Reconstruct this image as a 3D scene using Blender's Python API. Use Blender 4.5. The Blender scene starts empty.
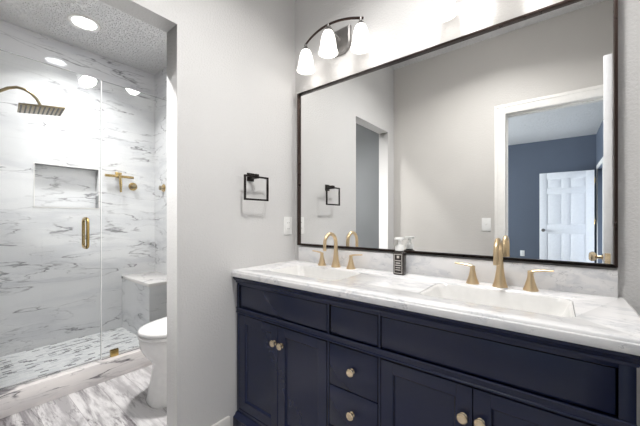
import bpy, bmesh, math, random
from mathutils import Vector, Matrix
R = math.radians
random.seed(7)
S = bpy.context.scene
COL = S.collection

# ------------------------------------------------------------------ camera
cam_data = bpy.data.cameras.new('camera')
cam = bpy.data.objects.new('camera', cam_data)
COL.objects.link(cam)
cam.location = (1.3765, -1.476, 1.14)
cam.rotation_euler = (R(90), 0, R(38.31))
cam_data.sensor_width = 36
cam_data.lens = 300.5 / 640 * 36
cam_data.shift_y = 6.2 / 640
cam_data.clip_start = 0.02
S.camera = cam

# ------------------------------------------------------------------ world / exposure
W = bpy.data.worlds.new('world')
S.world = W
W.use_nodes = True
W.node_tree.nodes['Background'].inputs[0].default_value = (0.75, 0.85, 1.0, 1)
W.node_tree.nodes['Background'].inputs[1].default_value = 1.0
S.view_settings.view_transform = 'Standard'
S.view_settings.look = 'None'
S.view_settings.gamma = 1
S.view_settings.use_curve_mapping = False
S.view_settings.exposure = 1.17

SHADE_E = .75        # vanity glass shades
SHADE_W = .07        # bulb light under each shade
DOWN_E = 10.0        # shower downlight lens
DOWN_W = 6.3
CEIL_E = 3.6         # unseen flush ceiling lamps added to bath, toilet room
CEIL_W = (8.6, 12.0)
WIN_W = 175.0        # light through the added, unseen bedroom window


def area(name, loc, rot, sx, sy, watts, color):
    d = bpy.data.lights.new(name, 'AREA')
    d.shape = 'RECTANGLE'
    d.size, d.size_y, d.energy, d.color = sx, sy, watts, color
    o = bpy.data.objects.new(name, d)
    o.location, o.rotation_euler = loc, rot
    COL.objects.link(o)
    return o


def bulb_light(name, loc, watts, color, radius, parent):
    d = bpy.data.lights.new(name, 'POINT')
    d.energy, d.color, d.shadow_soft_size = watts, color, radius
    o = bpy.data.objects.new(name, d)
    o.parent = parent
    o.location = Vector(loc) - parent.location
    COL.objects.link(o)
    return o


def disk_light(name, loc, watts, color, size, parent, spread=180):
    d = bpy.data.lights.new(name, 'AREA')
    d.shape, d.size, d.energy, d.color, d.spread = 'DISK', size, watts, color, R(spread)
    o = bpy.data.objects.new(name, d)
    o.parent, o.location = parent, loc
    COL.objects.link(o)
    return o


# light added outside an added, unseen window in the bedroom's left wall
area('added_window_light', (-2.75, -3.9, 1.45), (0, R(-90), 0), 1.5, 1.9, WIN_W, (0.88, 0.94, 1.0))


# ------------------------------------------------------------------ materials
def lin(c):
    return tuple(((v / 255) / 12.92 if v / 255 <= 0.04045 else ((v / 255 + 0.055) / 1.055) ** 2.4) for v in c) + (1,)


class NT:
    """small helper around a node tree"""
    def __init__(self, name):
        self.m = bpy.data.materials.new(name)
        self.m.use_nodes = True
        self.t = self.m.node_tree
        self.b = self.t.nodes['Principled BSDF']
        self.out = self.t.nodes['Material Output']

    def n(self, kind, **kw):
        nd = self.t.nodes.new(kind)
        for k, v in kw.items():
            setattr(nd, k, v)
        return nd

    def l(self, a, b):
        self.t.links.new(a, b)

    def coords(self, rot=(0, 0, 0), scale=(1, 1, 1)):
        tc = self.n('ShaderNodeTexCoord')
        mp = self.n('ShaderNodeMapping')
        mp.inputs['Rotation'].default_value = rot
        mp.inputs['Scale'].default_value = scale
        self.l(tc.outputs['Object'], mp.inputs['Vector'])
        return mp.outputs['Vector']

    def noise(self, vec, scale, detail=4, rough=0.5, dist=0.0):
        nd = self.n('ShaderNodeTexNoise')
        nd.inputs['Scale'].default_value = scale
        nd.inputs['Detail'].default_value = detail
        nd.inputs['Roughness'].default_value = rough
        nd.inputs['Distortion'].default_value = dist
        self.l(vec, nd.inputs['Vector'])
        return nd

    def math(self, op, a, b=None, clamp=False):
        nd = self.n('ShaderNodeMath', operation=op, use_clamp=clamp)
        for i, v in enumerate((a, b)):
            if v is None:
                continue
            if isinstance(v, (int, float)):
                nd.inputs[i].default_value = v
            else:
                self.l(v, nd.inputs[i])
        return nd.outputs[0]

    def ramp(self, fac, a, b, c0=0.0, c1=1.0):
        nd = self.n('ShaderNodeMapRange')
        nd.interpolation_type = 'SMOOTHSTEP'
        nd.inputs['From Min'].default_value = a
        nd.inputs['From Max'].default_value = b
        nd.inputs['To Min'].default_value = c0
        nd.inputs['To Max'].default_value = c1
        self.l(fac, nd.inputs['Value'])
        return nd.outputs[0]

    def mix(self, fac, a, b):
        nd = self.n('ShaderNodeMix', data_type='RGBA')
        for sock, v in ((nd.inputs[0], fac), (nd.inputs[6], a), (nd.inputs[7], b)):
            if isinstance(v, (int, float, tuple)):
                sock.default_value = v
            else:
                self.l(v, sock)
        return nd.outputs[2]

    def bump(self, h, strength, dist):
        nd = self.n('ShaderNodeBump')
        nd.inputs['Strength'].default_value = strength
        nd.inputs['Distance'].default_value = dist
        self.l(h, nd.inputs['Height'])
        self.l(nd.outputs[0], self.b.inputs['Normal'])


def plain(name, col, rough=0.5, metal=0.0, noise_rough=0.0, spec=0.5, coat=0.0):
    k = NT(name)
    v = k.coords()
    n = k.noise(v, 35, 3)
    c = lin(col)
    k.l(k.mix(k.ramp(n.outputs[0], .3, .7), tuple(x * .96 for x in c[:3]) + (1,), c), k.b.inputs['Base Color'])
    k.l(k.ramp(n.outputs[0], .3, .7, max(rough - noise_rough, .02), rough + noise_rough), k.b.inputs['Roughness'])
    k.b.inputs['Metallic'].default_value = metal
    k.b.inputs['Specular IOR Level'].default_value = spec
    k.b.inputs['Coat Weight'].default_value = coat
    return k.m


def paint(name, col, scale=160, strength=0.35, rough=0.55, dist=0.0015):
    k = NT(name)
    v = k.coords()
    n = k.noise(v, scale, 3, .55)
    n2 = k.noise(v, 2.2, 2)
    c = lin(col)
    k.l(k.mix(k.ramp(n2.outputs[0], .3, .7), tuple(x * .97 for x in c[:3]) + (1,), c), k.b.inputs['Base Color'])
    k.b.inputs['Roughness'].default_value = rough
    k.bump(k.ramp(n.outputs[0], .35, .65), strength, dist)
    return k.m


def popcorn(name, col):
    k = NT(name)
    v = k.coords()
    vo = k.n('ShaderNodeTexVoronoi')
    vo.inputs['Scale'].default_value = 62
    k.l(v, vo.inputs['Vector'])
    n = k.noise(v, 60, 4, .6)
    h = k.math('ADD', k.math('MULTIPLY', k.ramp(vo.outputs['Distance'], .1, .5, 1, 0), .4), k.ramp(n.outputs[0], .48, .62))
    k.b.inputs['Base Color'].default_value = lin(col)
    k.b.inputs['Roughness'].default_value = .8
    k.bump(h, .9, 0.011)
    return k.m


def marble(name, base, soft, dark, rot, scl, dens=1.0, soft_amt=.6, dark_amt=1.0, rough=.12, grout=None, width=.012, freq=1.6, cov=(.40, .54)):
    k = NT(name)
    v = k.coords(rot, scl)
    warp = k.noise(v, 2.6, 5, .65)
    sub = k.n('ShaderNodeVectorMath', operation='SUBTRACT')
    k.l(warp.outputs['Color'], sub.inputs[0])
    sub.inputs[1].default_value = (.5, .5, .5)
    scv = k.n('ShaderNodeVectorMath', operation='SCALE')
    k.l(sub.outputs[0], scv.inputs[0])
    scv.inputs['Scale'].default_value = .32
    add = k.n('ShaderNodeVectorMath', operation='ADD')
    k.l(v, add.inputs[0])
    k.l(scv.outputs[0], add.inputs[1])
    w = add.outputs[0]

    def ridge(scale, wd, det):
        n = k.noise(w, scale, det, .45)
        d = k.math('ABSOLUTE', k.math('SUBTRACT', n.outputs[0], .5))
        return k.ramp(d, 0.0, wd, 1.0, 0.0)
    mask = k.noise(v, 1.9 * dens, 2)
    m1 = k.ramp(mask.outputs[0], *cov)
    mask2 = k.noise(w, 5.5, 2)
    m2 = k.ramp(mask2.outputs[0], .38, .62)
    v1 = k.math('MULTIPLY', ridge(freq, width, 3), m1)
    v1 = k.math('MULTIPLY', v1, k.math('ADD', k.math('MULTIPLY', m2, .85), .15))
    v2 = k.math('MULTIPLY', ridge(freq * 2.3, width * 1.2, 2), k.math('MULTIPLY', m2, .45))
    v2 = k.math('MULTIPLY', v2, k.ramp(mask.outputs[0], .4, .6))
    s1 = k.math('MULTIPLY', ridge(freq * .95, width * 9, 4), k.math('MULTIPLY', k.ramp(mask.outputs[0], .35, .62), soft_amt))
    c = k.mix(s1, lin(base), lin(soft))
    dk = k.math('MULTIPLY', k.math('MAXIMUM', v1, v2), dark_amt)
    c = k.mix(dk, c, lin(dark))
    if grout:
        # thin joints: (axis, spacing, offset) in object space
        tc = k.n('ShaderNodeTexCoord')
        sp = k.n('ShaderNodeSeparateXYZ')
        k.l(tc.outputs['Object'], sp.inputs[0])
        g = None
        for ax, sp_, off in grout:
            q = k.math('ADD', sp.outputs[ax], off)
            q = k.math('ABSOLUTE', k.math('SUBTRACT', k.math('FRACT', k.math('DIVIDE', q, sp_)), .5))
            q = k.math('GREATER_THAN', q, .5 - .0012 / sp_)
            g = q if g is None else k.math('MAXIMUM', g, q)
        c = k.mix(k.math('MULTIPLY', g, .25), c, lin((176, 176, 176)))
    k.l(c, k.b.inputs['Base Color'])
    k.b.inputs['Roughness'].default_value = rough
    return k.m


def emis(name, col, strength):
    k = NT(name)
    k.b.inputs['Base Color'].default_value = (.9, .9, .9, 1)
    k.b.inputs['Emission Color'].default_value = col + (1,)
    k.b.inputs['Emission Strength'].default_value = strength
    k.b.inputs['Roughness'].default_value = .4
    return k.m


M = {}
M['wall'] = paint('greige_wall_paint', (212, 211, 210), 105, .33, dist=.0022)
M['wall_warm'] = paint('warm_greige_wall_paint', (206, 203, 199), 105, .22, dist=.002)
M['jamb'] = paint('grey_jamb_paint', (176, 172, 170), 130, .2)
M['slate'] = paint('shaded_wall_grey', (132, 135, 138), 130, .25)  # toilet-room end wall: the weak light there is painted into its colour
M['blue'] = paint('slate_blue_wall_paint', (94, 103, 118), 110, .25)
M['ceiling'] = popcorn('knockdown_ceiling', (238, 238, 238))
M['trim'] = plain('white_trim_paint', (238, 236, 232), .35)
M['door'] = plain('white_door_paint', (236, 237, 240), .35)
M['navy'] = plain('navy_lacquer', (23, 31, 60), .26, spec=.5)
M['gold'] = plain('brushed_gold', (228, 203, 164), .30, 1.0)
M['champagne'] = plain('champagne_metal', (226, 208, 178), .18, 1.0, .04)
M['brass'] = plain('polished_brass', (196, 168, 108), .22, 1.0, .04)
M['oldbrass'] = plain('aged_brass', (142, 128, 98), .35, 1.0, .05)
M['bronze'] = plain('dark_bronze', (74, 62, 58), .32, .85, .05)
M['black'] = plain('matt_black_metal', (44, 40, 38), .35, .7, .05)
M['nickel'] = plain('brushed_nickel', (150, 148, 146), .35, .9, .05)
M['porcelain'] = plain('white_porcelain', (240, 239, 238), .10, spec=.6)
M['sink'] = plain('warm_white_sink', (229, 228, 226), .14, spec=.5)
M['plastic'] = plain('white_plastic', (240, 240, 238), .35)
M['slot'] = plain('dark_slot', (60, 60, 62), .6)
M['rubber'] = plain('black_nozzle_rubber', (70, 70, 66), .6)
M['tile'] = marble('calacatta_tile', (226, 226, 227), (201, 202, 206), (98, 96, 100),
                   (R(-22), R(10), 0), (.8, .55, 2.6), rough=.06, width=.015, freq=2.5, cov=(.34, .50), dark_amt=.85,
                   grout=[(2, .61, .02), ])
M['curb'] = marble('calacatta_curb', (238, 233, 230), (206, 203, 204), (104, 100, 104),
                   (R(-26), R(10), 0), (1.0, .9, 4.4), rough=.15, width=.016, freq=1.4, cov=(.38, .48), soft_amt=.5)
M['counter'] = marble('carrara_top', (233, 232, 232), (200, 202, 207), (148, 150, 156),
                      (R(20), 0, R(-24)), (3.6, 7.5, 6.0), soft_amt=.6, dark_amt=.6, rough=.16, width=.014, freq=3.6)
M['oak'] = None

# grey and white veined plank floor
k = NT('grey_marbled_plank')
v = k.coords((0, 0, 0), (1, 1, 1))
bt = k.n('ShaderNodeTexBrick')
bt.offset = .37
for nm, val in (('Scale', 1.0), ('Brick Width', 1.2), ('Row Height', .16), ('Mortar Size', .0012), ('Mortar Smooth', 0.0)):
    bt.inputs[nm].default_value = val
bt.inputs['Color1'].default_value = (0, 0, 0, 1)
bt.inputs['Color2'].default_value = (1, 1, 1, 1)
bt.inputs['Mortar'].default_value = (.5, .5, .5, 1)
k.l(v, bt.inputs['Vector'])
# shift the veining from plank to plank
cs = k.n('ShaderNodeVectorMath', operation='SCALE')
k.l(bt.outputs['Color'], cs.inputs[0])
cs.inputs['Scale'].default_value = 7.0
ad = k.n('ShaderNodeVectorMath', operation='ADD')
k.l(v, ad.inputs[0])
k.l(cs.outputs[0], ad.inputs[1])
mp = k.n('ShaderNodeMapping')
mp.inputs['Rotation'].default_value = (0, 0, R(6))
mp.inputs['Scale'].default_value = (1.4, 9, 1)
k.l(ad.outputs[0], mp.inputs['Vector'])
n1 = k.noise(mp.outputs[0], 1.4, 7, .68, .35)
n2 = k.noise(mp.outputs[0], 1.1, 6, .6, .4)
c = k.mix(k.ramp(n1.outputs[0], .40, .62), lin((128, 124, 127)), lin((216, 214, 214)))
rg = k.ramp(k.math('ABSOLUTE', k.math('SUBTRACT', n2.outputs[0], .5)), 0, .026, 1, 0)
rg = k.math('MULTIPLY', rg, k.ramp(n1.outputs[0], .60, .48))
c = k.mix(k.math('MULTIPLY', rg, .85), c, lin((70, 64, 68)))
bwf = k.n('ShaderNodeRGBToBW')
k.l(bt.outputs['Color'], bwf.inputs[0])
c = k.mix(k.math('MULTIPLY', k.ramp(bwf.outputs[0], .1, .9), .45), c, lin((226, 224, 225)))
c = k.mix(k.math('MULTIPLY', bt.outputs['Fac'], .6), c, lin((130, 126, 126)))
k.l(c, k.b.inputs['Base Color'])
k.b.inputs['Roughness'].default_value = .35
M['plank'] = k.m

# shower floor: small elongated chips, white with scattered greys
k = NT('mosaic_chip_floor')
v = k.coords((0, 0, R(90)), (1, 1, 1))
bt = k.n('ShaderNodeTexBrick')
bt.offset = .43
for nm, val in (('Scale', 1.0), ('Brick Width', .050), ('Row Height', .019), ('Mortar Size', .0016), ('Mortar Smooth', .2)):
    bt.inputs[nm].default_value = val
bt.inputs['Color1'].default_value = (0, 0, 0, 1)
bt.inputs['Color2'].default_value = (1, 1, 1, 1)
bt.inputs['Mortar'].default_value = (1, 1, 1, 1)
k.l(v, bt.inputs['Vector'])
bw = k.n('ShaderNodeRGBToBW')
k.l(bt.outputs['Color'], bw.inputs[0])
cr = k.n('ShaderNodeValToRGB')
cr.color_ramp.interpolation = 'CONSTANT'
els = cr.color_ramp.elements
els[0].position, els[0].color = 0, lin((96, 96, 100))
els[1].position, els[1].color = .09, lin((150, 150, 154))
for pos, col in ((.16, (200, 201, 204)), (.25, (236, 236, 236)), (.7, (222, 223, 224))):
    e = els.new(pos)
    e.color = lin(col)
k.l(bw.outputs[0], cr.inputs[0])
c = k.mix(bt.outputs['Fac'], cr.outputs[0], lin((228, 228, 226)))
k.l(c, k.b.inputs['Base Color'])
k.b.inputs['Roughness'].default_value = .3
M['mosaic'] = k.m

k = NT('beige_carpet')
n = k.noise(k.coords(), 300, 3)
k.l(k.mix(n.outputs[0], lin((150, 142, 132)), lin((196, 188, 176))), k.b.inputs['Base Color'])
k.b.inputs['Roughness'].default_value = .95
k.bump(n.outputs[0], .6, .004)
M['carpet'] = k.m

# mirror silver
k = NT('mirror_silver')
k.b.inputs['Base Color'].default_value = (.93, .935, .93, 1)
k.b.inputs['Metallic'].default_value = 1
k.b.inputs['Roughness'].default_value = 0.0
M['mirror'] = k.m


def thin_glass(name, tint, ior=1.45, gain=1.0):
    k = NT(name)
    tr = k.n('ShaderNodeBsdfTransparent')
    tr.inputs[0].default_value = tint
    gl = k.n('ShaderNodeBsdfGlossy')
    gl.inputs['Roughness'].default_value = 0.0
    fr = k.n('ShaderNodeFresnel')
    fr.inputs['IOR'].default_value = ior
    mx = k.n('ShaderNodeMixShader')
    k.l(k.math('MULTIPLY', fr.outputs[0], gain, True), mx.inputs[0])
    k.l(tr.outputs[0], mx.inputs[1])
    k.l(gl.outputs[0], mx.inputs[2])
    k.l(mx.outputs[0], k.out.inputs['Surface'])
    return k.m


M['glass'] = thin_glass('clear_glass', (.985, .992, .988, 1))
M['shade_on'] = emis('lit_frosted_glass', (1.0, .95, .89), SHADE_E)
M['bulb_on'] = emis('lit_bulb', (1.0, .95, .89), SHADE_E * 1.5)
M['down_on'] = emis('lit_downlight_lens', (.93, .97, 1.0), DOWN_E)
M['ceil_on'] = emis('lit_added_lamp_glass', (1.0, .98, .955), CEIL_E)
M['bottle'] = plain('dark_smoked_bottle', (52, 46, 44), .15, spec=.6)
M['print'] = plain('pale_bottle_print', (206, 200, 194), .5)


# ------------------------------------------------------------------ mesh helpers
class MB:
    def __init__(self):
        self.bm = bmesh.new()

    def _merge(self, b):
        me = bpy.data.meshes.new('t')
        b.to_mesh(me)
        b.free()
        self.bm.from_mesh(me)
        bpy.data.meshes.remove(me)
        return self

    def box(self, x0, x1, y0, y1, z0, z1, bev=0.0, seg=2, rot=None, piv=None):
        b = bmesh.new()
        bmesh.ops.create_cube(b, size=1)
        for v in b.verts:
            v.co = Vector(((x0 + x1) / 2 + v.co.x * (x1 - x0), (y0 + y1) / 2 + v.co.y * (y1 - y0), (z0 + z1) / 2 + v.co.z * (z1 - z0)))
        if bev:
            bmesh.ops.bevel(b, geom=b.edges[:], offset=bev, segments=seg, affect='EDGES', profile=.5)
        if rot is not None:
            p = Vector(piv)
            for v in b.verts:
                v.co = p + rot @ (v.co - p)
        return self._merge(b)

    def loft(self, rings, cap0=True, cap1=True, closed=True):
        b = bmesh.new()
        vs = [[b.verts.new(p) for p in r] for r in rings]
        n = len(rings[0])
        for i in range(len(rings) - 1):
            for j in range(n if closed else n - 1):
                k2 = (j + 1) % n
                b.faces.new((vs[i][j], vs[i][k2], vs[i + 1][k2], vs[i + 1][j]))
        if cap0:
            b.faces.new(list(reversed(vs[0])))
        if cap1:
            b.faces.new(vs[-1])
        bmesh.ops.recalc_face_normals(b, faces=b.faces[:])
        return self._merge(b)

    def lathe(self, prof, origin=(0, 0, 0), axis=(0, 0, 1), seg=28, sx=1, sy=1):
        """prof: list of (radius, height) along axis"""
        q = Vector((0, 0, 1)).rotation_difference(Vector(axis).normalized())
        o = Vector(origin)
        rings = []
        for r, h in prof:
            r = max(r, 1e-5)
            rings.append([o + q @ Vector((r * sx * math.cos(2 * math.pi * i / seg), r * sy * math.sin(2 * math.pi * i / seg), h)) for i in range(seg)])
        return self.loft(rings)

    def tube(self, pts, rad, seg=16, closed=False, caps=True, flat=1.0):
        pts = [Vector(p) for p in pts]
        n = len(pts)
        rads = rad if isinstance(rad, (list, tuple)) else [rad] * n
        tang = []
        for i in range(n):
            a = pts[(i - 1) % n] if (closed or i > 0) else pts[i]
            c = pts[(i + 1) % n] if (closed or i < n - 1) else pts[i]
            tang.append((c - a).normalized())
        up = Vector((0, 0, 1)) if abs(tang[0].z) < .9 else Vector((1, 0, 0))
        nrm = (up - tang[0] * up.dot(tang[0])).normalized()
        rings = []
        for i in range(n):
            if i:
                nrm = (tang[i - 1].rotation_difference(tang[i]) @ nrm)
                nrm = (nrm - tang[i] * nrm.dot(tang[i])).normalized()
            bi = tang[i].cross(nrm)
            rings.append([pts[i] + (nrm * math.cos(2 * math.pi * j / seg) * flat + bi * math.sin(2 * math.pi * j / seg)) * rads[i] for j in range(seg)])
        if closed:
            rings.append(rings[0])
            return self.loft(rings, False, False)
        return self.loft(rings, caps, caps)

    def build(self, name, mat, parent=None, smooth=35):
        bm = self.bm
        bmesh.ops.remove_doubles(bm, verts=bm.verts[:], dist=1e-6)
        bmesh.ops.recalc_face_normals(bm, faces=bm.faces[:])
        off = Vector((0, 0, 0))
        p = parent
        while p is not None:
            off += p.location
            p = p.parent
        for v in bm.verts:
            v.co -= off
        if smooth:
            for f in bm.faces:
                f.smooth = True
            for e in bm.edges:
                if len(e.link_faces) == 2 and e.calc_face_angle(0) > R(smooth):
                    e.smooth = False
        me = bpy.data.meshes.new(name)
        bm.to_mesh(me)
        bm.free()
        me.materials.append(mat)
        o = bpy.data.objects.new(name, me)
        COL.objects.link(o)
        o.parent = parent
        return o


def tag(o, label=None, cat=None, group=None, kind=None):
    for key, v in (('label', label), ('category', cat), ('group', group), ('kind', kind)):
        if v:
            o[key] = v
    return o


def thing(name, loc, label, cat, group=None, kind=None):
    o = bpy.data.objects.new(name, None)
    o.empty_display_size = .05
    o.location = loc
    COL.objects.link(o)
    return tag(o, label, cat, group, kind)


def struct(name, mb, mat, label, cat, smooth=35):
    return tag(mb.build(name, mat, None, smooth), label, cat, None, 'structure')


def copy_tree(o, parent=None):
    c = o.copy()
    COL.objects.link(c)
    c.parent = parent
    for ch in list(o.children):
        copy_tree(ch, c)
    return c


def arc(c, r, a0, a1, n, ax0, ax1):
    c, ax0, ax1 = Vector(c), Vector(ax0), Vector(ax1)
    return [c + ax0 * r * math.cos(R(a0 + (a1 - a0) * i / n)) + ax1 * r * math.sin(R(a0 + (a1 - a0) * i / n)) for i in range(n + 1)]


# ------------------------------------------------------------------ setting
XR, YF, ZC = 1.95, -1.568, 2.74          # right wall, doorway wall, ceiling
TX, SX, SF = -0.102, -2.126, 0.035       # toilet-room face of the partition, shower back wall, shower floor
CX0, CX1, CZ = -1.215, -1.115, 0.138     # shower curb
BY = -6.2                                # bedroom far wall
OY0, OY1, OZ = -1.426, -0.797, 2.040     # opening in the left wall
DX0, DX1, DZ = 1.027, 1.79, 2.043        # doorway to the bedroom

struct('floor', MB().box(TX - 1.02 - .1, XR + .1, YF - .12, .1, -.06, 0), M['plank'], 'grey and white marbled plank floor', 'floor')
struct('floor_shower', MB().box(SX, CX0, YF, 0, -.06, SF), M['mosaic'], 'white and grey chip mosaic shower floor', 'floor')
struct('floor_bedroom', MB().box(-2.5, XR, BY, YF - .12, -.06, .004), M['carpet'], 'beige carpet in the bedroom beyond the doorway', 'floor')
struct('ceiling', MB().box(-2.3, XR + .1, YF - .12, .12, ZC, ZC + .1), M['ceiling'], 'textured white ceiling', 'ceiling')
struct('ceiling_bedroom', MB().box(-2.6, XR + .1, BY - .1, YF - .12, ZC, ZC + .1), M['ceiling'], 'textured white bedroom ceiling', 'ceiling')
struct('wall_back', MB().box(TX, XR + .1, 0, .12, 0, ZC), M['wall'], 'light grey textured wall carrying the mirror', 'wall')
struct('wall_back_toilet', MB().box(CX1, TX, 0, .12, 0, ZC), M['wall'], 'light grey wall behind the toilet', 'wall')
w = MB().box(TX, 0, OY1, 0, 0, ZC).box(TX, 0, YF, OY0, 0, ZC).box(TX, 0, OY0, OY1, OZ, ZC)
struct('wall_left', w, M['wall'], 'light grey textured partition wall with an open doorway to the toilet', 'wall')
struct('wall_right', MB().box(XR, XR + .1, YF, 0, 0, ZC), M['wall'], 'light grey right wall', 'wall')
w = MB().box(TX, DX0 - .02, YF - .12, YF, 0, ZC).box(DX1 + .02, XR, YF - .12, YF, 0, ZC).box(DX0 - .02, DX1 + .02, YF - .12, YF, DZ + .02, ZC)
struct('wall_front', w, M['wall_warm'], 'warm grey wall with the doorway to the blue bedroom', 'wall')
struct('wall_front_toilet', MB().box(CX1, TX, YF - .12, YF, 0, ZC), M['slate'], 'end wall of the toilet room, shade painted into its grey', 'wall')
# shower walls of marble tile; the back one is built round its niche
NY0, NY1, NZ0, NZ1, ND = -.974, -.517, 1.247, 1.62, .09
w = MB().box(SX - .12, SX, YF, NY0, 0, ZC).box(SX - .12, SX, NY1, 0, 0, ZC).box(SX - .12, SX, NY0, NY1, 0, NZ0).box(SX - .12, SX, NY0, NY1, NZ1, ZC)
w.box(SX - .12, SX - ND, NY0, NY1, NZ0, NZ1)
struct('wall_shower', w, M['tile'], 'marble tiled shower wall with a recessed niche', 'wall')
struct('wall_shower_right', MB().box(SX, CX1, 0, .12, 0, ZC), M['tile'], 'marble tiled end wall of the shower by the bench', 'wall')
struct('wall_shower_left', MB().box(SX, CX1, YF - .12, YF, 0, ZC), M['tile'], 'marble tiled end wall behind the shower arm', 'wall')
# niche edge trim
w = MB()
for a in ((NY0 - .006, NY0, NZ0 - .006, NZ1 + .006), (NY1, NY1 + .006, NZ0 - .006, NZ1 + .006), (NY0, NY1, NZ0 - .006, NZ0), (NY0, NY1, NZ1, NZ1 + .006)):
    w.box(SX, SX + .003, a[0], a[1], a[2], a[3])
struct('trim_1', w, M['trim'], 'thin white edging around the shower niche', 'trim')
# curb
struct('trim_2', MB().box(CX0, CX1, YF, 0, 0, CZ, .003), M['curb'], 'marble shower curb', 'curb')
# bedroom
w = MB().box(-2.5, XR + .1, BY - .1, BY, 0, ZC)
struct('wall_bedroom_far', w, M['blue'], 'slate blue far wall of the bedroom', 'wall')
HY0, HY1 = -5.90, -5.04
w = MB().box(XR, XR + .1, HY1, YF - .12, 0, ZC).box(XR, XR + .1, BY, HY0, 0, ZC).box(XR, XR + .1, HY0, HY1, 2.05, ZC)
struct('wall_bedroom_right', w, M['blue'], 'slate blue right wall of the bedroom', 'wall')
struct('wall_hall', MB().box(XR + 1.1, XR + 1.2, HY0 - .4, HY1 + .4, 0, 2.5), M['wall_warm'], 'hallway wall beyond the bedroom door', 'wall')
WY0, WY1, WZ0, WZ1 = -4.8, -3.0, .8, 2.1
w = MB().box(-2.6, -2.5, BY, WY0, 0, ZC).box(-2.6, -2.5, WY1, YF - .12, 0, ZC).box(-2.6, -2.5, WY0, WY1, 0, WZ0).box(-2.6, -2.5, WY0, WY1, WZ1, ZC)
struct('wall_bedroom_left', w, M['blue'], 'slate blue left wall of the bedroom with an added window', 'wall')
struct('wall_bedroom_near', MB().box(-2.5, TX - .0001, YF - .24, YF - .12, 0, ZC), M['blue'], 'slate blue near wall of the bedroom', 'wall')
w = thing('added_window_1', (-2.55, -3.9, WZ0), 'white framed bedroom window, unseen, added to light the room', 'window', kind='structure')  # unseen window, added to bring light into the bedroom
f = MB()
f.box(-2.58, -2.52, WY0, WY0 + .05, WZ0, WZ1).box(-2.58, -2.52, WY1 - .05, WY1, WZ0, WZ1).box(-2.58, -2.52, WY0 + .05, WY1 - .05, WZ0, WZ0 + .05).box(-2.58, -2.52, WY0 + .05, WY1 - .05, WZ1 - .05, WZ1).box(-2.57, -2.53, -3.92, -3.88, WZ0 + .05, WZ1 - .05)
f.build('window_frame', M['trim'], w)
MB().box(-2.553, -2.547, WY0 + .05, WY1 - .05, WZ0 + .05, WZ1 - .05).build('pane', M['glass'], w)

# opening jamb lining (same paint, seen in shade) and doorway casing
def casing(mb, y0, y1):
    cw = .083
    mb.box(DX0 - cw, DX0, y0, y1, 0, DZ + cw, .004).box(DX1, DX1 + cw, y0, y1, 0, DZ + cw, .004).box(DX0, DX1, y0, y1, DZ, DZ + cw, .004)
w = MB()
casing(w, YF, YF + .016)
w.box(DX0 - .066, DX0 - .056, YF + .016, YF + .020, 0, DZ + .066).box(DX0 - .066, DX1, YF + .016, YF + .020, DZ + .056, DZ + .066)
struct('trim_3', w, M['trim'], 'white casing around the bedroom doorway', 'trim')
w = MB()
casing(w, YF - .136, YF - .12)
struct('trim_4', w, M['trim'], 'white casing on the bedroom side of the doorway', 'trim')
w = MB().box(DX0 - .02, DX0, YF - .12, YF, 0, DZ).box(DX1, DX1 + .02, YF - .12, YF, 0, DZ).box(DX0 - .02, DX1 + .02, YF - .12, YF, DZ, DZ + .02)
w.box(DX0, DX0 + .01, YF - .08, YF - .045, 0, DZ).box(DX0 + .01, DX1, YF - .08, YF - .045, DZ - .01, DZ)
struct('trim_5', w, M['trim'], 'white jamb lining of the bedroom doorway', 'trim')


def baseboard(mb, x0, x1, y0, y1, h=.095):
    mb.box(x0, x1, y0, y1, 0, h, .003)


w = MB(); baseboard(w, 0, .014, OY1, -.52); baseboard(w, 0, .014, YF, OY0)
struct('baseboard_left', w, M['trim'], 'white baseboard along the left wall', 'baseboard')
w = MB(); baseboard(w, .014, DX0 - .083, YF, YF + .014); baseboard(w, DX1 + .083, XR, YF, YF + .014)
struct('baseboard_front', w, M['trim'], 'white baseboard beside the bedroom doorway', 'baseboard')
w = MB(); baseboard(w, 1.56, XR, -.014, 0)
struct('baseboard_back', w, M['trim'], 'white baseboard right of the vanity', 'baseboard')
w = MB(); baseboard(w, -2.5, XR, BY, BY + .014)
struct('baseboard_bedroom', w, M['trim'], 'white baseboard of the bedroom', 'baseboard')
w = MB(); baseboard(w, CX1, TX, -.014, 0); baseboard(w, TX - .014, TX, OY1, -.014)
struct('baseboard_toilet', w, M['trim'], 'white baseboard of the toilet room', 'baseboard')


# ------------------------------------------------------------------ doors
def six_panel(root, wd, ht, th, name='panel'):
    """slab standing on origin, x 0..wd, y -th/2..th/2"""
    m = MB()
    m.box(0.002, wd - .002, -th * .28, th * .28, .002, ht - .002)
    s, mid = .115, .11
    z = [0, .22, .86, 1.02, 1.62, 1.72, ht - .115, ht]
    h = th / 2
    m.box(0, s, -h, h, 0, ht, .002).box(wd - s, wd, -h, h, 0, ht, .002)
    for a, b in ((z[0], z[1]), (z[2], z[3]), (z[4], z[5]), (z[6], z[7])):
        m.box(s, wd - s, -h, h, a, b, .002)
    c = wd / 2
    for a, b in ((z[1], z[2]), (z[3], z[4]), (z[5], z[6])):
        m.box(c - mid / 2, c + mid / 2, -h, h, a, b, .002)
        for x0, x1 in ((s, c - mid / 2), (c + mid / 2, wd - s)):
            m.box(x0 + .022, x1 - .022, -h * .86, h * .86, a + .022, b - .022, .006)
    off = root.location.copy()
    for v in m.bm.verts:
        v.co += off
    return m.build(name, M['door'], root)


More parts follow.
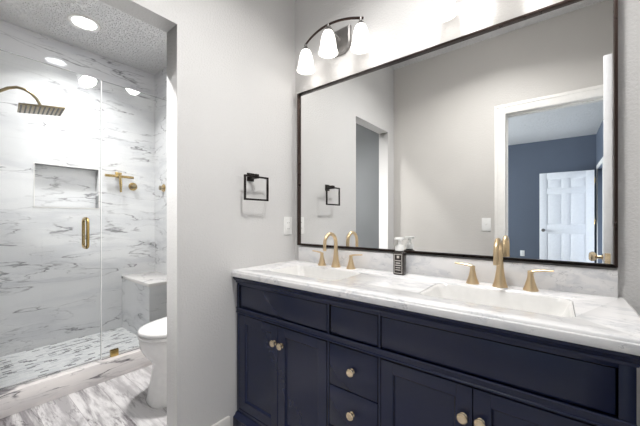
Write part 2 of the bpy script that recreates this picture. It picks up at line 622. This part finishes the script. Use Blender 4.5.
def knob_local(root, x, z, th, mat, both=True):
    o = root.location
    for s in ((1, -1) if both else (1,)):
        m = MB()
        m.lathe([(.001, 0), (.031, 0), (.031, .004), (.026, .009), (.011, .014), (.010, .034), (.018, .040), (.027, .050), (.028, .058), (.022, .068), (.001, .071)],
                (o.x + x, o.y + s * th / 2, o.z + z), (0, s, 0), 24)
        m.build('door_knob', mat, root)
    m = MB()
    m.box(o.x - .0015 if x < .2 else o.x + x + .06, o.x + .0 if x < .2 else o.x + x + .062, o.y - .012, o.y + .012, o.z + z - .028, o.z + z + .028)
    return m.build('latch_plate', mat, root)


# bathroom door, standing open into the room: local x runs from the free edge to the hinge
d1 = thing('door_1', (1.59, -.792, .012), 'open white panelled bathroom door seen edge-on in the mirror', 'door', kind='structure')
six_panel(d1, .76, 2.02, .035)
knob_local(d1, .06, .915, .035, M['champagne'])
hx, hy = DX1 - .012, YF + .03
d1.rotation_euler = (0, 0, math.atan2(hy - d1.location.y, hx - d1.location.x))
# bedroom door, open against the far wall
d2 = thing('door_2', (1.10, -5.862, .012), 'white six-panel bedroom door standing open before the blue wall', 'door', kind='structure')
six_panel(d2, .80, 2.02, .035)
knob_local(d2, .06, .915, .035, M['nickel'])
for z in (.25, 1.05, 1.8):
    MB().tube([(1.905, -5.84, z), (1.905, -5.84, z + .08)], .004, 10).build('hinge', M['brass'], d2)
d2.rotation_euler = (0, 0, R(-2))
w = MB()
w.box(XR - .016, XR, HY1, HY1 + .07, 0, 2.12, .004).box(XR - .016, XR, HY0 - .07, HY0, 0, 2.12, .004).box(XR - .016, XR, HY0, HY1, 2.05, 2.12, .004)
struct('trim_6', w, M['trim'], 'white casing around the bedroom side door', 'trim')

# ------------------------------------------------------------------ shower
# fixed panel and hinged glass door
gp = thing('glass_panel', (-1.165, -.38, CZ), 'fixed clear glass shower panel at the toilet end', 'shower glass')
MB().box(-1.170, -1.160, -.763, -.004, CZ + .003, 2.125, .001).build('pane', M['glass'], gp)
clip = MB().box(-1.185, -1.1595, -.708, -.658, CZ, CZ + .05, .002)
clip.build('clamp', M['brass'], gp)
gd = thing('shower_door', (-1.165, -1.16, CZ), 'frameless clear glass shower door with a gold pull', 'shower door')
MB().box(-1.170, -1.160, -1.535, -.768, CZ + .010, 2.125, .001).build('pane', M['glass'], gd)
MB().box(-1.1695, -1.1605, -.7675, -.7635, CZ + .010, 2.12).build('seal_strip', M['plastic'], gd)
for z in (.35, 1.9):
    MB().box(-1.186, -1.144, YF, -1.49, z - .045, z + .045, .003).build('hinge', M['brass'], gd)
hm = MB()
hy_, hz0, hz1, hw = -.855, .945, 1.145, .050
xc = -1.165
pts = []
rr = .03
for cxs, czs, a0 in ((xc + hw - rr, hz1 - rr, 0), (xc - hw + rr, hz1 - rr, 90), (xc - hw + rr, hz0 + rr, 180), (xc + hw - rr, hz0 + rr, 270)):
    pts += arc((cxs, hy_, czs), rr, a0, a0 + 90, 6, (1, 0, 0), (0, 0, 1))
hm.tube(pts, .0095, 14, closed=True)
hm.build('pull_handle', M['brass'], gd)

# bench
struct_b = MB().box(SX + .001, -1.475, -.317, -.001, SF, .535)
bt_ = thing('shower_bench', (-1.8, -.16, SF), 'marble tiled corner bench in the shower', 'bench')
struct_b.build('bench_base', M['tile'], bt_)
MB().box(SX + .001, -1.468, -.324, -.001, .535, .565, .003).build('bench_top', M['curb'], bt_)

# rain shower head with its arm
sh = thing('rain_shower', (-1.62, YF, 2.02), 'square aged brass rain shower head on a curved arm', 'shower head')
hc = Vector((-1.65, -1.005, 1.957))
m = MB()
ap = [(-1.65, YF, 1.93), (-1.65, YF + .04, 1.932), (-1.65, YF + .12, 1.936), (-1.65, YF + .22, 1.950), (-1.65, YF + .30, 1.985), (-1.65, -1.215, 2.030), (-1.65, -1.178, 2.062), (-1.65, -1.135, 2.082),
      (-1.65, -1.095, 2.080), (-1.65, -1.058, 2.060), (-1.65, -1.030, 2.030), (-1.65, hc.y - .006, 1.99), (-1.65, hc.y - .002, 1.97)]
m.tube(ap, .010, 14)
m.build('shower_arm', M['oldbrass'], sh)
MB().lathe([(.001, 0), (.032, 0), (.032, .006), (.012, .010), (.001, .010)], (-1.65, YF, 1.93), (0, 1, 0)).build('wall_flange', M['oldbrass'], sh)
rot = Matrix.Rotation(R(8), 3, 'X') @ Matrix.Rotation(R(-5), 3, 'Z')
MB().lathe([(.001, 0), (.018, 0), (.022, .012), (.014, .030), (.001, .032)], hc + Vector((0, -.002, .004)), rot @ Vector((0, 0, 1))).build('swivel', M['oldbrass'], sh)
m = MB().box(hc.x - .125, hc.x + .125, hc.y - .125, hc.y + .125, hc.z - .006, hc.z + .006, .003, rot=rot, piv=hc)
hd = m.build('head_plate', M['oldbrass'], sh)
m = MB()
for i in range(10):
    y = hc.y - .112 + i * .0249
    m.box(hc.x - .115, hc.x + .115, y - .0045, y + .0045, hc.z - .0085, hc.z - .0055, rot=rot, piv=hc)
m.build('nozzle_rows', M['rubber'], hd)

# gold fittings on the tile
vy, vz = -.352, 1.560
v1 = thing('shower_valve', (SX, vy, vz), 'gold T-shaped shower fitting with a long crossbar on the tile', 'shower valve')
MB().box(SX, SX + .018, vy - .028, vy + .028, vz + .000, vz + .055, .003).build('wall_plate', M['brass'], v1)
MB().tube([(SX + .045, vy - .125, vz + .01), (SX + .045, vy + .125, vz + .01)], .013, 14).lathe([(.001, 0), (.016, 0), (.016, .03), (.001, .03)], (SX + .017, vy, vz + .01), (1, 0, 0)).build('crossbar', M['brass'], v1)
MB().tube([(SX + .055, vy, vz + .015), (SX + .060, vy + .004, vz - .07), (SX + .056, vy + .006, vz - .15)], [.011, .013, .008], 14).build('lever', M['brass'], v1)


def body_spray(loc, axis, label):
    t = thing('body_spray', loc, label, 'shower fitting', 'round gold knobs on the shower tile')
    MB().lathe([(.001, 0), (.042, 0), (.042, .004), (.037, .009), (.001, .009)], loc, axis).build('rosette', M['brass'], t)
    MB().lathe([(.001, .007), (.014, .007), (.014, .028), (.024, .032), (.024, .042), (.001, .044)], loc, axis).build('knob', M['oldbrass'], t)


body_spray((SX, -.217, 1.482), (1, 0, 0), 'round gold knob right beside the T-shaped shower fitting')
body_spray((-1.905, 0, 1.47), (0, -1, 0), 'round gold knob alone on the end wall above the bench')

# downlight
dl = thing('recessed_light', (-1.646, -.745, ZC), 'round lit recessed downlight in the textured shower ceiling', 'ceiling light')
MB().lathe([(.077, 0.0), (.108, 0.0), (.110, -.004), (.104, -.010), (.080, -.006), (.077, 0)], (-1.646, -.745, ZC), seg=40).build('trim_ring', M['trim'], dl)
MB().lathe([(.001, -.001), (.079, -.001), (.079, -.005), (.05, -.008), (.001, -.009)], (-1.646, -.745, ZC), seg=40).build('lens', M['down_on'], dl)
disk_light('downlight_beam', (0, 0, -.012), DOWN_W, (1.0, 1.0, 1.0), .15, dl, 118)


def added_flush_lamp(x, y, label, r, watts):  # unseen lamp, added to light the bath and the toilet room
    t = thing('added_ceiling_lamp', (x, y, ZC), label, 'ceiling light', 'added round flush ceiling lamps')
    MB().lathe([(.001, 0), (r + .01, 0), (r + .012, -.018), (r, -.022), (.001, -.022)], (x, y, ZC), seg=36).build('base_ring', M['nickel'], t)
    MB().lathe([(r - .004, -.020), (r - .006, -.035), (r * .8, -.060), (r * .45, -.076), (.001, -.082)], (x, y, ZC), seg=36).build('glass_bowl', M['ceil_on'], t)
    disk_light('added_lamp_beam', (0, 0, -.088), watts, (1.0, .985, .965), r * 1.6, t, 150 if r > .15 else 125)


added_flush_lamp(.95, -.76, 'unseen flush glass ceiling lamp added over the vanity floor', .17, CEIL_W[0])
added_flush_lamp(-.57, -.42, 'unseen flush glass ceiling lamp added over the toilet', .12, CEIL_W[1])

# ------------------------------------------------------------------ toilet
tx = -.585
tl = thing('toilet', (tx, -.35, 0), 'white two-piece toilet with closed lid beside the shower', 'toilet')


def egg(yf, yb, hw, z, n=40, flat=2.2):
    """outline with a rounded front (yf, towards the viewer) and squarer back (yb)"""
    ym = yb + (yf - yb) * .42
    out = []
    for i in range(n):
        a = 2 * math.pi * i / n
        s, c = math.sin(a), math.cos(a)
        e = 2 / (flat if s < 0 else 2.9)
        x = hw * math.copysign(abs(c) ** e, c)
        L = abs(yf - ym) if s < 0 else abs(yb - ym)
        y = ym + L * math.copysign(abs(s) ** e, s)
        out.append((tx + x, y, z))
    return out


rings = [egg(-.682, -.10, .128, 0, flat=3.4), egg(-.686, -.10, .130, .012, flat=3.4), egg(-.680, -.10, .122, .035, flat=3.2), egg(-.668, -.10, .112, .11, flat=3), egg(-.655, -.10, .106, .19, flat=2.8),
         egg(-.654, -.10, .110, .235, flat=2.6), egg(-.672, -.09, .130, .270, flat=2.4), egg(-.703, -.07, .158, .305), egg(-.722, -.05, .176, .345), egg(-.730, -.04, .184, .385), egg(-.731, -.04, .186, .402), egg(-.727, -.04, .181, .410)]
MB().loft(rings).build('bowl', M['porcelain'], tl, 50)
rings = [egg(-.731, -.235, .184, .412), egg(-.736, -.232, .188, .417), egg(-.736, -.232, .188, .428), egg(-.731, -.235, .184, .432)]
MB().loft(rings).build('seat', M['porcelain'], tl, 50)
rings = [egg(-.729, -.235, .183, .4345), egg(-.735, -.232, .188, .440), egg(-.735, -.232, .188, .452), egg(-.728, -.234, .182, .459), egg(-.705, -.24, .162, .464), egg(-.62, -.26, .10, .468)]
ld = MB().loft(rings).build('lid', M['porcelain'], tl, 50)
for s in (-1, 1):
    MB().tube([(tx + s * .075 - .02, -.232, .447), (tx + s * .075 + .02, -.232, .447)], .013, 12).build('lid_hinge', M['porcelain'], ld)
MB().box(tx - .205, tx + .205, -.205, -.016, .405, .740, .022, 4).build('tank', M['porcelain'], tl, 50)
MB().box(tx - .215, tx + .215, -.215, -.012, .741, .775, .012, 3).build('tank_lid', M['porcelain'], tl, 50)
MB().lathe([(.001, 0), (.013, 0), (.013, .012), (.001, .012)], (tx - .15, -.205, .67), (0, -1, 0), 16).box(tx - .155, tx - .085, -.226, -.216, .663, .677, .003).build('flush_lever', M['nickel'], tl)

# ------------------------------------------------------------------ vanity
VY = -.474                     # face plane of the cabinet
vx0, vx1 = .008, 1.521
vt = .829
va = thing('vanity_cabinet', (.765, -.24, 0), 'long navy blue double vanity cabinet with gold knobs', 'vanity')
m = MB()
m.box(vx0, vx0 + .018, VY + .02, -.004, .085, vt - .02)
m.box(vx1 - .018, vx1, VY + .02, -.004, .085, vt - .02)
m.box(vx0 + .018, vx1 - .018, VY + .02, -.004, .085, .103)
m.box(vx0 + .018, vx1 - .018, -.018, -.004, .103, vt - .02)
m.box(.618, .636, VY + .02, -.02, .103, .66).box(.856, .874, VY + .02, -.02, .103, .66)
m.build('carcass', M['navy'], va)
# face frame
PX = [(.033, .618), (.637, .854), (.868, 1.487)]
pz0, pz1 = .668, .782
m = MB()
b = .0015
m.box(vx0, PX[0][0] - .004, VY, VY + .02, .085, vt - .02, b)
m.box(PX[2][1] + .004, vx1, VY, VY + .02, .085, vt - .02, b)
m.box(.622, .633, VY, VY + .02, .085, vt - .02, b)
m.box(.858, .867, VY, VY + .02, .085, vt - .02, b)
xs = [(PX[0][0] - .004, .622), (.633, .858), (.867, PX[2][1] + .004)]
for x0, x1 in xs:
    m.box(x0, x1, VY, VY + .02, pz1 + .003, vt - .02, b)
    m.box(x0, x1, VY, VY + .02, .631, pz0 - .003, b)
    m.box(x0, x1, VY, VY + .02, .085, .118, b)
m.build('face_frame', M['navy'], va)
# mouldings: under the top and along the middle rail
m = MB()
prof = [(0, .796), (.004, .797), (.006, .803), (.006, .806), (.012, .812), (.018, .820), (.020, .822), (.020, .832), (-.02, .832), (-.02, .796)]


def run_molding(m, prof, x0, x1, y, flare=True):
    for pr in (prof,):
        rings = []
        for d, z in pr:
            pass
    r0 = [(x0 - (d if flare else 0) * .4, y - d, z) for d, z in prof]
    r1 = [(x1 + (d if flare else 0) * .8, y - d, z) for d, z in prof]
    m.loft([r0, r1])


run_molding(m, prof, vx0, vx1, VY)
m.build('crown_moulding', M['navy'], va)
m = MB()
run_molding(m, [(0, .634), (.004, .6345), (.006, .637), (.0055, .641), (.002, .643), (.002, .656), (.0055, .658), (.006, .662), (.004, .6645), (0, .665), (-.004, .665), (-.004, .634)], vx0, vx1, VY, False)
m.build('rail_moulding', M['navy'], va)
# false fronts: recessed field inside a bead
for x0, x1 in PX:
    m = MB()
    z0, z1 = pz0, pz1
    m.box(x0 + .0005, x1 - .0005, VY + .004, VY + .018, z0 + .0005, z1 - .0005, .0018)
    m.build('false_front', M['navy'], va)


def knob(x, z, parent, y=VY):
    m = MB()
    m.lathe([(.001, 0), (.0110, 0), (.0112, .003), (.0075, .005), (.0055, .007), (.0055, .010), (.0080, .012), (.0140, .0140), (.0158, .017), (.0158, .0205), (.0135, .023), (.0105, .0235), (.0095, .0225), (.001, .0225)],
            (x, y, z), (0, -1, 0), 24)
    m.build('knob', M['champagne'], parent)


def shaker(x0, x1, z0, z1, kx, kz):
    d = MB()
    fr = .046
    y0, y1 = VY - .0005, VY + .019
    d.box(x0, x0 + fr, y0, y1, z0, z1, .0012).box(x1 - fr, x1, y0, y1, z0, z1, .0012)
    d.box(x0 + fr, x1 - fr, y0, y1, z1 - fr * .9, z1, .0012).box(x0 + fr, x1 - fr, y0, y1, z0, z0 + fr * 1.0, .0012)
    # sloped inner moulding down to the recessed panel
    ix0, ix1, iz0, iz1 = x0 + fr - .001, x1 - fr + .001, z0 + fr - .001, z1 - fr * .9 + .001
    r = []
    for e, y in ((0, VY + .001), (.003, VY + .0015), (.005, VY + .007), (.009, VY + .010)):
        r.append([(ix0 + e, y, iz0 + e), (ix1 - e, y, iz0 + e), (ix1 - e, y, iz1 - e), (ix0 + e, y, iz1 - e)])
    d.loft(r, False, True)
    o = d.build('door', M['navy'], va, 20)
    knob(kx, kz, o, VY - .0005)


shaker(.0315, .3255, .122, .6275, .309, .546)
shaker(.3285, .6195, .122, .6275, .356, .5435)
shaker(.8695, 1.1735, .122, .6275, 1.149, .534)
shaker(1.1765, 1.4885, .122, .6275, 1.197, .536)
for z0, z1 in ((.461, .6275), (.293, .457), (.122, .289)):
    d = MB().box(.6355, .8555, VY - .0005, VY + .018, z0, z1, .002)
    o = d.build('drawer', M['navy'], va)
    knob(.7465, z0 + .084, o, VY - .0005)
# plinth with a stepped top and bracket feet
m = MB()
for x0, x1 in ((vx0 - .004, .13), (1.40, vx1 + .012)):
    m.box(x0, x1, VY - .022, VY + .02, 0, .072, .002)
m.box(.13, 1.40, VY - .022, VY + .02, .035, .072, .002)
m.box(vx0 - .004, vx0 + .016, VY + .02, -.004, 0, .072, .002).box(vx1 - .010, vx1 + .012, VY + .02, -.004, 0, .072, .002)
run_molding(m, [(-.02, .072), (.024, .072), (.024, .078), (.018, .082), (.012, .086), (.008, .094), (.001, .098), (-.02, .098)], vx0, vx1, VY, False)
m.build('plinth', M['navy'], va)

# ------------------------------------------------------------------ counter, sinks
CZT, CZB = .868, .833
cx0, cx1, cyf = .002, 1.566, -.505
SC = [.385, 1.195]             # sink centres
SW, SY0, SY1 = .222, -.400, -.140


def rrect(x0, x1, y0, y1, r, z, n=6):
    out = []
    for cx_, cy_, a0 in ((x1 - r, y1 - r, 0), (x0 + r, y1 - r, 90), (x0 + r, y0 + r, 180), (x1 - r, y0 + r, 270)):
        for i in range(n + 1):
            a = R(a0 + 90 * i / n)
            out.append((cx_ + r * math.cos(a), cy_ + r * math.sin(a), z))
    return out


ct = thing('countertop', (.775, -.25, CZB), 'white grey-veined marble countertop on the navy vanity', 'countertop')
m = MB()
rings = []
for ins, z in ((.003, CZB), (.0005, CZB + .001), (0, CZB + .003), (0, .855), (.0005, .857), (.002, .858), (.0055, .8585), (.006, .861), (.0075, .8645), (.010, .867), (.013, CZT)):
    rings.append([(cx0, cyf + ins, z), (cx1 - ins, cyf + ins, z), (cx1 - ins, -.001, z), (cx0, -.001, z)])
m.loft(rings)
slab = m.build('slab', M['counter'], ct, 50)
cut = MB()
for c_ in SC:
    cut.loft([rrect(c_ - SW, c_ + SW, SY0, SY1, .035, CZB - .05), rrect(c_ - SW, c_ + SW, SY0, SY1, .035, CZT - .002), rrect(c_ - SW - .002, c_ + SW + .002, SY0 - .002, SY1 + .002, .037, CZT + .001), rrect(c_ - SW - .002, c_ + SW + .002, SY0 - .002, SY1 + .002, .037, CZT + .05)])
cutter = cut.build('cutter', M['counter'], ct)
bpy.context.view_layer.update()
bo = slab.modifiers.new('holes', 'BOOLEAN')
bo.operation, bo.solver, bo.object = 'DIFFERENCE', 'EXACT', cutter
bpy.context.view_layer.update()
dg = bpy.context.evaluated_depsgraph_get()
newm = bpy.data.meshes.new_from_object(slab.evaluated_get(dg))
slab.modifiers.clear()
slab.data = newm
bpy.data.objects.remove(cutter, do_unlink=True)
tag(MB().box(.048, 1.541, -.021, -.001, CZT, .963, .0015).build('backsplash', M['counter']), 'low white marble backsplash strip between countertop and mirror', 'backsplash')

for i, c_ in enumerate(SC):
    sk = thing('sink', (c_, -.27, CZB), ('rectangular white undermount sink in the counter near the left wall', 'rectangular white undermount sink at the right end of the counter')[i], 'sink', 'undermount sinks')
    m = MB()
    zt = CZT - .003
    e = .0008
    rg = [rrect(c_ - SW + e, c_ + SW - e, SY0 + e, SY1 - e, .035, zt - .004), rrect(c_ - SW + .002, c_ + SW - .002, SY0 + .002, SY1 - .002, .035, zt), rrect(c_ - SW + .006, c_ + SW - .006, SY0 + .006, SY1 - .006, .035, zt - .001),
          rrect(c_ - SW + .012, c_ + SW - .012, SY0 + .010, SY1 - .010, .036, zt - .012), rrect(c_ - SW + .032, c_ + SW - .032, SY0 + .018, SY1 - .018, .038, zt - .055), rrect(c_ - SW + .055, c_ + SW - .055, SY0 + .032, SY1 - .032, .042, zt - .090),
          rrect(c_ - SW + .085, c_ + SW - .085, SY0 + .055, SY1 - .055, .045, zt - .104), rrect(c_ - .03, c_ + .03, -.30, -.24, .029, zt - .110)]
    outer = [rrect(c_ - .04, c_ + .04, -.31, -.23, .039, zt - .124), rrect(c_ - SW + .06, c_ + SW - .06, SY0 + .035, SY1 - .035, .05, zt - .116), rrect(c_ - SW + .02, c_ + SW - .02, SY0 + .008, SY1 - .008, .036, zt - .060)]
    m.loft(outer + rg, True, True)
    m.build('basin', M['sink'], sk, 50)
    MB().lathe([(.001, 0), (.024, 0), (.024, .002), (.018, .004), (.001, .005)], (c_, -.27, zt - .1098)).build('drain', M['gold'], sk)


# ------------------------------------------------------------------ faucets (widespread, brushed gold)
def make_faucet(x, label):
    y, z = -.075, CZT
    t = thing('faucet', (x, y, z), label, 'faucet', 'brushed gold widespread faucets')
    m = MB()
    m.lathe([(.001, 0), (.027, 0), (.0275, .003), (.026, .006), (.021, .022), (.0165, .045), (.0135, .070), (.012, .095), (.001, .095)], (x, y, z))
    r = .052
    pts = [(x, y, z + .09), (x, y, z + .112), (x, y, z + .136)] + arc((x, y - r, z + .138), r, 0, 172, 16, (0, 1, 0), (0, 0, 1))[1:]
    e = pts[-1]
    pts += [(x, e[1] - .001, e[2] - .022), (x, e[1] - .002, e[2] - .046)]
    n = len(pts)
    m.tube(pts, [.0112 - .0022 * min(1, i / (n - 4)) for i in range(n)], 18)
    m.build('spout', M['gold'], t)
    for s in (-1, 1):
        h = MB()
        hx_ = x + s * .101
        h.lathe([(.001, 0), (.025, 0), (.0255, .003), (.024, .006), (.0185, .020), (.0135, .038), (.0100, .056), (.0095, .064), (.010, .070), (.008, .075), (.001, .076)], (hx_, y, z))
        hb = h.build('handle', M['gold'], t)
        l = MB().tube([(hx_ - s * .006, y, z + .070), (hx_ + s * .012, y, z + .0755), (hx_ + s * .038, y, z + .079), (hx_ + s * .070, y, z + .081)], [.0075, .0075, .0062, .0055], 14, flat=.65)
        l.build('lever', M['gold'], hb)
    return t


f1 = make_faucet(SC[0], 'gold gooseneck faucet behind the sink nearest the left wall')
f2 = copy_tree(f1)
f2.location.x = SC[1]
f2['label'] = 'gold gooseneck faucet behind the sink at the right end'

# ------------------------------------------------------------------ soap bottle
bx, by = .768, -.074
sb = thing('soap_bottle', (bx, by, CZT), 'dark soap bottle with a white foam pump between the two sinks', 'soap bottle')
m = MB()
hw, hd = .028, .020
m.loft([rrect(bx - hw + .003, bx + hw - .003, by - hd + .003, by + hd - .003, .008, CZT), rrect(bx - hw, bx + hw, by - hd, by + hd, .009, CZT + .004), rrect(bx - hw, bx + hw, by - hd, by + hd, .009, CZT + .104),
        rrect(bx - hw + .003, bx + hw - .003, by - hd + .002, by + hd - .002, .009, CZT + .110), rrect(bx - .017, bx + .017, by - .015, by + .015, .0135, CZT + .114), rrect(bx - .016, bx + .016, by - .016, by + .016, .0155, CZT + .119)])
m.build('bottle_body', M['bottle'], sb, 50)
m = MB()
yy = by - hd
fr = (bx - .021, bx + .021, CZT + .008, CZT + .102)
t_ = .0026
m.box(fr[0], fr[0] + t_, yy - .0006, yy + .001, fr[2], fr[3]).box(fr[1] - t_, fr[1], yy - .0006, yy + .001, fr[2], fr[3])
m.box(fr[0] + t_, fr[1] - t_, yy - .0006, yy + .001, fr[2], fr[2] + t_).box(fr[0] + t_, fr[1] - t_, yy - .0006, yy + .001, fr[3] - t_, fr[3])
for z, w2, h2 in ((.082, .006, .012), (.068, .014, .004), (.056, .012, .005), (.045, .014, .005), (.034, .012, .004), (.023, .013, .004)):
    m.box(bx - w2, bx + w2, yy - .0006, yy + .001, CZT + z, CZT + z + h2)
m.build('printed_label', M['print'], sb)
m = MB()
m.lathe([(.001, .1185), (.021, .1185), (.021, .136), (.018, .143), (.0105, .147), (.0085, .150), (.0085, .171), (.001, .171)], (bx, by, CZT))
m.box(bx - .021, bx + .021, by - .018, by + .014, CZT + .170, CZT + .182, .004, 3)
m.box(bx - .006, bx + .006, by - .036, by - .014, CZT + .172, CZT + .180, .003)
m.build('pump', M['plastic'], sb)

# ------------------------------------------------------------------ mirror
mi = thing('mirror', (.78, 0, .97), 'large wall mirror with a thin dark bronze frame above the counter', 'mirror')
mx0, mx1, mz0, mz1 = .041, 1.541, .971, 1.960
MB().box(mx0 + .006, mx1 - .006, -.013, -.002, mz0 + .006, mz1 - .006).build('mirror_glass', M['mirror'], mi)


def frame_strip(m, a, b, inward, up):
    """stepped frame profile swept from a to b; inward = direction towards the glass"""
    a, b, inw = Vector(a), Vector(b), Vector(inward)
    along = (b - a).normalized()
    pr = [(0, -.001), (0, -.024), (.0015, -.028), (.004, -.028), (.0045, -.024), (.006, -.024), (.0065, -.028), (.009, -.028), (.0105, -.025), (.011, -.013), (.011, -.001)]
    r0 = [a + inw * d + along * d + Vector((0, y, 0)) for d, y in pr]
    r1 = [b + inw * d - along * d + Vector((0, y, 0)) for d, y in pr]
    m.loft([r0, r1])


m = MB()
frame_strip(m, (mx0, 0, mz0), (mx1, 0, mz0), (0, 0, 1), 0)
frame_strip(m, (mx0, 0, mz1), (mx1, 0, mz1), (0, 0, -1), 0)
frame_strip(m, (mx0, 0, mz0), (mx0, 0, mz1), (1, 0, 0), 0)
frame_strip(m, (mx1, 0, mz0), (mx1, 0, mz1), (-1, 0, 0), 0)
m.build('mirror_frame', M['bronze'], mi, 25)


# ------------------------------------------------------------------ vanity lights
def make_vanity_light(x, label):
    z = 2.185
    t = thing('vanity_light', (x, 0, z), label, 'wall light', 'three-shade vanity lights above the mirror')
    # shield-shaped back plate
    m = MB()
    o0, o1 = [], []
    for px, pz in ((-.074, .075), (.074, .075), (.074, -.02), (.062, -.055), (.035, -.075), (-.035, -.075), (-.062, -.055), (-.074, -.02)):
        o0.append((x + px, -.001, z + pz))
        o1.append((x + px, -.014, z + pz))
    o2 = [(x + (a[0] - x) * .88, -.022, z + (a[2] - z) * .88) for a in o1]
    m.loft([o0, o1, o2])
    m.build('back_plate', M['nickel'], t, 20)
    m = MB().tube([(x, -.02, z + .01), (x, -.07, z + .022), (x, -.122, z + .044)], .007, 12)
    m.lathe([(.001, 0), (.02, 0), (.016, .012), (.001, .014)], (x, -.02, z + .01), (0, -1, 0), 20)
    m.build('bracket_arm', M['nickel'], t)
    m = MB()
    pts = []
    for i in range(25):
        u = -1 + 2 * i / 24
        pts.append((x + u * .205, -.125 + .035 * u * u, z + .046 - .030 * u * u))
    m.tube(pts, .0052, 12, flat=1.4)
    m.build('arc_bar', M['bronze'], t)
    for u in (-1, 0, 1):
        sx = x + u * .192
        sy = -.125 + .035 * u * u * .88
        zt = z + .046 - .030 * (u * .94) ** 2
        h = MB().lathe([(.001, .004), (.007, .004), (.008, -.014), (.013, -.020), (.021, -.034), (.026, -.040), (.001, -.040)], (sx, sy, zt), seg=24)
        h = h.build('socket', M['nickel'], t)
        g = MB()
        prof = [(.024, -.038), (.031, -.050), (.038, -.070), (.043, -.095), (.046, -.120), (.051, -.145), (.056, -.160), (.053, -.160), (.048, -.145), (.042, -.118), (.039, -.094), (.034, -.070), (.027, -.050), (.021, -.040)]
        g.lathe(prof, (sx, sy, zt), seg=32)
        # open the end caps: rebuild as shell
        g = MB()
        rr_ = []
        for r_, h_ in prof + [prof[0]]:
            rr_.append([(sx + r_ * math.cos(2 * math.pi * i / 32), sy + r_ * math.sin(2 * math.pi * i / 32), zt + h_) for i in range(32)])
        g.loft(rr_, False, False)
        g.build('glass_shade', M['shade_on'], t, 60)
        bl = MB().lathe([(.001, -.040), (.012, -.042), (.014, -.060), (.024, -.085), (.029, -.105), (.026, -.125), (.014, -.138), (.001, -.141)], (sx, sy, zt), seg=20)
        bl.build('bulb', M['bulb_on'], t)
        bulb_light('bulb_glow', (sx, sy, zt - .165), SHADE_W, (1.0, .95, .89), .022, t)
    return t


l1 = make_vanity_light(.368, 'three-shade vanity light over the sink nearest the left wall')
l2 = copy_tree(l1)
l2.location.x = 1.175
l2['label'] = 'three-shade vanity light over the right sink, cut by the photo top'

# ------------------------------------------------------------------ towel ring
tr = thing('towel_ring', (0, -.40, 1.385), 'square black towel ring on the left wall', 'towel ring')
MB().box(0, .008, -.401, -.355, 1.356, 1.402, .001).box(.008, .064, -.391, -.365, 1.368, 1.392, .001).build('wall_mount', M['black'], tr)
m = MB()
ry0, ry1, rz0, rz1, rx, q = -.463, -.293, 1.244, 1.381, .058, .010
m.box(rx - .005, rx + .005, ry0, ry0 + q, rz0, rz1, .001).box(rx - .005, rx + .005, ry1 - q, ry1, rz0, rz1, .001)
m.box(rx - .005, rx + .005, ry0 + q, ry1 - q, rz0, rz0 + q, .001).box(rx - .005, rx + .005, ry0 + q, ry1 - q, rz1 - q, rz1, .001)
m.build('ring', M['black'], tr)


# ------------------------------------------------------------------ outlets and switches
def plate(root, cx_, cz_, w_, h_, face, toggle=False):
    """face: function (u, depth, z) -> world box corners"""
    def bx_(m, u0, u1, d0, d1, z0, z1, bev=0):
        a, b2 = face(u0, d0), face(u1, d1)
        m.box(min(a[0], b2[0]), max(a[0], b2[0]), min(a[1], b2[1]), max(a[1], b2[1]), z0, z1, bev)
    m = MB()
    bx_(m, cx_ - w_ / 2, cx_ + w_ / 2, 0, .006, cz_ - h_ / 2, cz_ + h_ / 2, .0015)
    m.build('cover_plate', M['plastic'], root)
    if toggle:
        m = MB()
        bx_(m, cx_ - .005, cx_ + .005, .006, .016, cz_ - .004, cz_ + .014, .001)
        m.build('toggle', M['plastic'], root)
    else:
        m = MB()
        bx_(m, cx_ - .0165, cx_ + .0165, .006, .0085, cz_ - .033, cz_ + .033, .001)
        ins = m.build('receptacle', M['plastic'], root)
        for dz in (-.019, .019):
            for du in (-.006, .006):
                m = MB()
                bx_(m, cx_ + du - .001, cx_ + du + .001, .0086, .0092, cz_ + dz - .004, cz_ + dz + .004)
                m.build('slot', M['slot'], ins)


t = thing('wall_outlet', (0, -.074, 1.098), 'white outlet on the left wall beside the mirror', 'outlet')
plate(t, -.074, 1.098, .070, .115, lambda u, d: (d, u))
t = thing('light_switch', (.88, YF, 1.093), 'white light switch beside the bedroom doorway, seen in the mirror', 'light switch')
plate(t, .88, 1.093, .072, .116, lambda u, d: (u, YF + d), True)
t = thing('wall_outlet', (.795, BY, .42), 'white outlet low on the blue bedroom wall', 'outlet')
plate(t, .795, .42, .078, .12, lambda u, d: (u, BY + d))
t = thing('light_switch', (XR, -4.6, 1.1), 'white light switch on the right bedroom wall near its door', 'light switch')
plate(t, -4.6, 1.1, .072, .116, lambda u, d: (XR - d, u), True)
t = thing('smoke_alarm', (XR, -4.6, 2.45), 'round white smoke alarm high on the right bedroom wall', 'smoke alarm')
MB().lathe([(.001, 0), (.062, 0), (.062, .018), (.050, .032), (.001, .034)], (XR, -4.6, 2.45), (-1, 0, 0)).build('alarm_body', M['plastic'], t)
